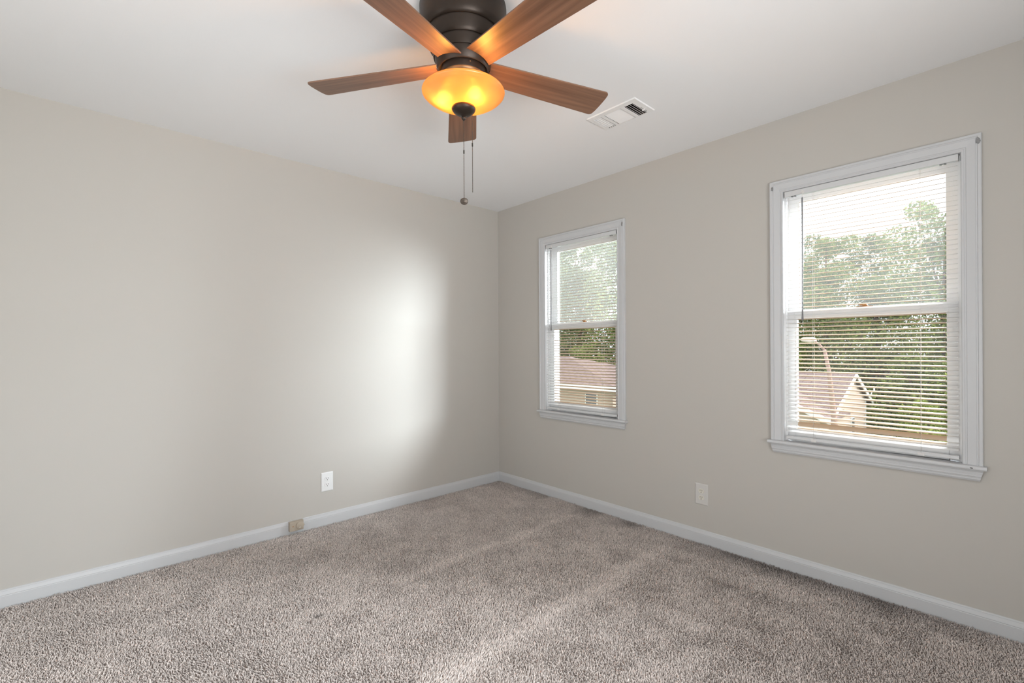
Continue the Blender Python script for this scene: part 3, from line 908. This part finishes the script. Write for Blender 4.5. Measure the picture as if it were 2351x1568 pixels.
    Cc = np.stack([.70 * t, .625 * t, .585 * t, np.ones(n)], 1)
    at = me.attributes.new('tone', 'FLOAT_COLOR', 'POINT')
    at.data.foreach_set('color', np.repeat(Cc, 13, axis=0).astype(np.float32).ravel())
    me.update(calc_edges=True)
    me.materials.append(M['yarn'])
    o = bpy.data.objects.new('carpet_pile', me); COL.objects.link(o)
    tag(o, 'beige textured carpet pile with faint vacuum stripes covering the floor', 'carpet', kind='stuff')
    print('tufts', n)


carpet()

# ------------------------------------------------------------------ outside
GZ = -4.6
tag(MB().box(2.5, 120, -60, 110, GZ - .2, GZ).build('ground', M['ground']), kind='structure')


def gable_house(name, label, xn, xr, xf, ze, zr, y0, y1, ov=.5):
    """ridge along y from y0 (gable end towards -y) to y1"""
    root = empty(name, ((xn + xf) / 2, (y0 + y1) / 2, GZ)); tag(root, label, 'house')
    wn, wf = xn + ov * 1.6, xf - ov * 1.6
    zl = ze + (zr - ze) * (ov * 1.6) / (xr - xn) - .12
    mb = MB(); yg = y0 + .18
    prof = [(wn, GZ), (wn, zl), (xr, zr - .2), (wf, zl), (wf, GZ)]
    mb.prism(prof, yg, y1 - .18, lambda p, q, a: (p, a, q))
    # lap siding: thin boards on the gable end
    z = GZ + .1
    while z < zr - .35:
        zz = z + .10
        f = lambda q: (max(wn, xn + .12 + (xr - xn) * (q + .12 - ze) / (zr - ze)) if q > zl else wn, min(wf, xf - .12 - (xf - xr) * (q + .12 - ze) / (zr - ze)) if q > zl else wf)
        a, b_ = f(zz)
        if b_ - a > .1: mb.prism([(yg - .018, z), (yg - .003, zz), (yg, zz), (yg, z)], a, b_, lambda p, q, k: (k, p, q))
        z = zz
    mb.build('walls', M['siding'], root)
    t = .12
    mb = MB()
    for (xa, za) in ((xn, ze), (xf, ze)):
        mb.prism([(xa, za), (xr, zr), (xr, zr - t), (xa, za - t)], y0, y1, lambda p, q, a: (p, a, q))
    mb.build('roof', M['roof'], root)
    mb = MB()
    for (xa, za) in ((xn, ze), (xf, ze)):
        mb.prism([(xa, za + .02), (xr, zr + .02), (xr, zr - .20), (xa, za - .20)], y0 - .05, y0 - .001, lambda p, q, a: (p, a, q))
    mb.box(xn - .1, xn, y0, y1, ze - .17, ze + .01); mb.box(xf, xf + .1, y0, y1, ze - .17, ze + .01)
    mb.box(wf - .12, wf + .02, yg - .035, yg + .01, GZ, zl); mb.box(wn - .02, wn + .12, yg - .035, yg + .01, GZ, zl)
    mb.build('fascia', M['white_ext'], root)
    return root, yg


hA, ygA = gable_house('house', 'cream sided house with pinkish shingle roof, its gable end seen through the larger pane', 23.1, 27.3, 31.1, -2.02, -.27, 2.88, 9.6)
mb = MB(); mb.box(26.9, 27.5, ygA - .06, ygA - .01, -3.55, -2.55); wn_ = mb.build('window', M['white_ext'], hA)
MB().box(26.97, 27.43, ygA - .075, ygA - .055, -3.48, -2.62).build('pane', M['ext_glass'], wn_)
# satellite dish on the far eave
mb = MB(); mb.tube([(30.2, 2.9, -1.9), (30.2, 2.7, -1.35)], .03, 8); mb.lathe([(0, .03), (.02, .1), (.045, .16), (.04, .16), (.015, .1), (-.005, .03)], (30.2, 2.6, -1.3), 18, axis='y'); mb.build('satellite_dish', M['white_ext'], hA)
# front wing with its own gable facing the room
mb = MB()
wy0, wyp, wzr, wze = 2.75, 6.0, -.72, -2.13
mb2 = MB(); mb2.prism([(wy0 + .5, GZ), (wy0 + .5, wze + .05), (wyp, wzr - .15), (2 * wyp - wy0 - .5, wze + .05), (2 * wyp - wy0 - .5, GZ)], 22.3, 25.5, lambda p, q, a: (a, p, q)); mb2.build('wing_walls', M['siding'], hA)
mb2 = MB()
for ya in (wy0, 2 * wyp - wy0): mb2.prism([(ya, wze), (wyp, wzr), (wyp, wzr - .1), (ya, wze - .1)], 22.0, 25.5, lambda p, q, a: (a, p, q))
mb2.build('wing_roof', M['roof'], hA)
mb2 = MB()
for ya in (wy0, 2 * wyp - wy0): mb2.prism([(ya, wze + .03), (wyp, wzr + .03), (wyp, wzr - .22), (ya, wze - .22)], 21.95, 21.999, lambda p, q, a: (a, p, q))
mb2.build('wing_fascia', M['white_ext'], hA)

# second house, hip roof, seen by the other window
hB = empty('house', (19, 16, GZ)); tag(hB, 'cream house with hipped pinkish roof seen through the window next to the room corner', 'house')
xb, zeB, zrB = 16.0, -.75, .62
y0b, y1b, xe = 10.0, 26.0, 24.0
mb = MB(); mb.add([(xb, y0b, zeB), (xb, y1b, zeB), (xe, y1b, zeB), (xe, y0b, zeB), (20, y0b + 6.4, zrB), (20, y1b - 4, zrB)] + [(xb, y0b, zeB - .1), (xb, y1b, zeB - .1), (xe, y1b, zeB - .1), (xe, y0b, zeB - .1)],
                  [(0, 1, 5, 4), (1, 2, 5), (2, 3, 4, 5), (3, 0, 4), (0, 6, 7, 1), (1, 7, 8, 2), (2, 8, 9, 3), (3, 9, 6, 0), (6, 7, 8, 9)])
mb.build('roof', M['roof'], hB)
mb = MB(); mb.box(xb + .6, xe - .6, y0b + .6, y1b - .6, GZ, zeB - .1); mb.build('walls', M['siding'], hB)
mb = MB(); mb.box(xb - .04, xb, y0b, y1b, zeB - .2, zeB + .03); mb.box(xb, xe, y0b - .04, y0b, zeB - .2, zeB + .03); mb.build('fascia', M['white_ext'], hB)
for yw in (11.9, 15.5):
    mb = MB(); mb.box(xb + .55, xb + .61, yw - .4, yw + .4, -2.4, -1.15); q_ = mb.build('window', M['white_ext'], hB)
    MB().box(xb + .53, xb + .551, yw - .33, yw + .33, -2.33, -1.22).build('pane', M['ext_glass'], q_)

# street lamp on a leaning wooden pole
sl = empty('street_lamp', (12, .15, GZ)); tag(sl, 'street lamp on a leaning brown wooden pole in front of the neighbouring house', 'street lamp')
MB().tube([(12, .02, GZ), (12, .22, -1.06), (12, .36, .55), (12, .46, 1.10)], [.095, .075, .05, .042], 12).build('pole', M['pole_wood'], sl)
MB().tube([(12, .46, 1.08), (12, .58, 1.24), (12, .72, 1.34)], .03, 8).build('arm', M['pole_wood'], sl)
mb = MB(); mb.prism([(-.02, -.06), (.10, -.08), (.30, -.05), (.34, .01), (.28, .07), (.06, .07), (-.02, .03)], 11.88, 12.12, lambda p, q, a: (a, .68 + p, 1.37 + q)); mb.build('lamp_head', M['lamp_head'], sl, bevel=.03)


# trees: trunk and leafy crown
def make_tree_mesh(seed, hgt, wid, base, nl, ls):
    g = np.random.default_rng(seed)
    nb = 80
    bc = np.stack([g.normal(0, wid * .27, nb), g.normal(0, wid * .27, nb), base + (hgt - base) * g.beta(1.0, 1.0, nb)], 1)
    tap = np.clip(1.15 - (bc[:, 2] - base) / (hgt - base) * .65, .3, 1)
    bc[:, 0] *= tap; bc[:, 1] *= tap
    br = g.uniform(.13, .24, nb) * wid * np.clip(tap, .5, 1)
    ci = g.integers(0, nb, nl)
    d = g.normal(0, 1, (nl, 3)); d /= np.linalg.norm(d, axis=1)[:, None]
    P = bc[ci] + d * (br[ci] * g.uniform(.55, 1.08, nl))[:, None] * np.array([1, 1, .8])
    u = g.normal(0, 1, (nl, 3)); u /= np.linalg.norm(u, axis=1)[:, None]
    v = np.cross(u, g.normal(0, 1, (nl, 3))); v /= np.linalg.norm(v, axis=1)[:, None]
    s = (ls * g.uniform(.6, 1.3, nl))[:, None]
    nrm = np.cross(u, v)
    V = np.stack([P - u * s, P + v * s * .55 + nrm * s * .12, P + u * s, P - v * s * .55 + nrm * s * .12], 1).reshape(-1, 3)
    Fq = np.arange(nl * 4, dtype=np.int32)
    me = bpy.data.meshes.new('crown')
    me.vertices.add(nl * 4); me.vertices.foreach_set('co', V.astype(np.float32).ravel())
    me.loops.add(nl * 4); me.loops.foreach_set('vertex_index', Fq)
    me.polygons.add(nl); me.polygons.foreach_set('loop_start', np.arange(nl, dtype=np.int32) * 4); me.polygons.foreach_set('loop_total', np.full(nl, 4, np.int32))
    me.update(calc_edges=True)
    return me, bc


TALL = [make_tree_mesh(s, 14.5, 8.0, .6, 26000, .11) for s in (1, 2, 3)]
LOW = [make_tree_mesh(s + 10, 5.2, 4.6, .1, 13000, .085) for s in (1, 2)]


def tree(proto, mat, loc, sc, rot, label, name='tree', cat='tree', group='trees beyond the houses'):
    me, bc = proto
    root = empty(name, loc); tag(root, label, cat, group)
    me2 = me.copy(); me2.materials.clear(); me2.materials.append(mat)
    c = bpy.data.objects.new('crown', me2); COL.objects.link(c); c.parent = root
    c.scale = (sc, sc, sc); c.rotation_euler = (0, 0, rot)
    mb = MB(); L0 = Vector(loc)
    top = L0 + Vector((0, 0, float(bc[:, 2].max()) * sc * .8))
    mb.tube([L0, L0.lerp(top, .5) + Vector((.1, .1, 0)), top], [.26 * sc, .18 * sc, .05 * sc], 8)
    for q in range(0, len(bc), 6):
        p = Vector(bc[q]) * sc; p.rotate(Matrix.Rotation(rot, 3, 'Z')); p += L0
        s0 = L0 + Vector((0, 0, (p.z - L0.z) * .6))
        mb.tube([s0, s0.lerp(p, .5) + Vector((0, 0, .15)), p], [.08 * sc, .05 * sc, .02 * sc], 6)
    mb.build('trunk', M['bark'], root)


r2 = random.Random(5)
lab = 'tall leafy tree standing in the green wood beyond the neighbouring houses'
spots = [(40, -5.6, 1.10), (38.5, .4, 1.05), (46, 5.2, 1.02), (38, 6.9, .93), (47, 11.5, 1.05), (38, 13.4, .93), (50, -1.5, 1.0),
         (34, 21, 1.22), (36, 28.5, 1.25), (40, 36, 1.3), (31, 30, 1.1), (45, 22, 1.2), (43.5, 16.5, 1.1)]
for i, (x, y, s) in enumerate(spots):
    tree(TALL[i % 3], M['leaf' if i % 2 else 'leaf3'], (x, y, GZ), s, r2.uniform(0, 6), lab)
lab2 = 'low bushy tree with bright leaves growing on the slope in front of the wood'
for i, (x, y, s) in enumerate([(33.5, 1.2, 1.0), (31, -3.6, 1.1), (34.5, -1.6, 1.05), (36.5, 3.6, 1.05), (27, -2.4, .75), (29.2, .2, .55), (33.2, 4.6, .62), (36, 10.2, 1.1), (28, 16.8, .9), (28.5, 22.5, 1.1), (31, 12.8, 1.1)]):
    tree(LOW[i % 2], M['leaf2' if i % 3 else 'leaf'], (x, y, GZ), s, r2.uniform(0, 6), lab2, 'bushy_tree', 'tree', 'low trees in front of the wood')
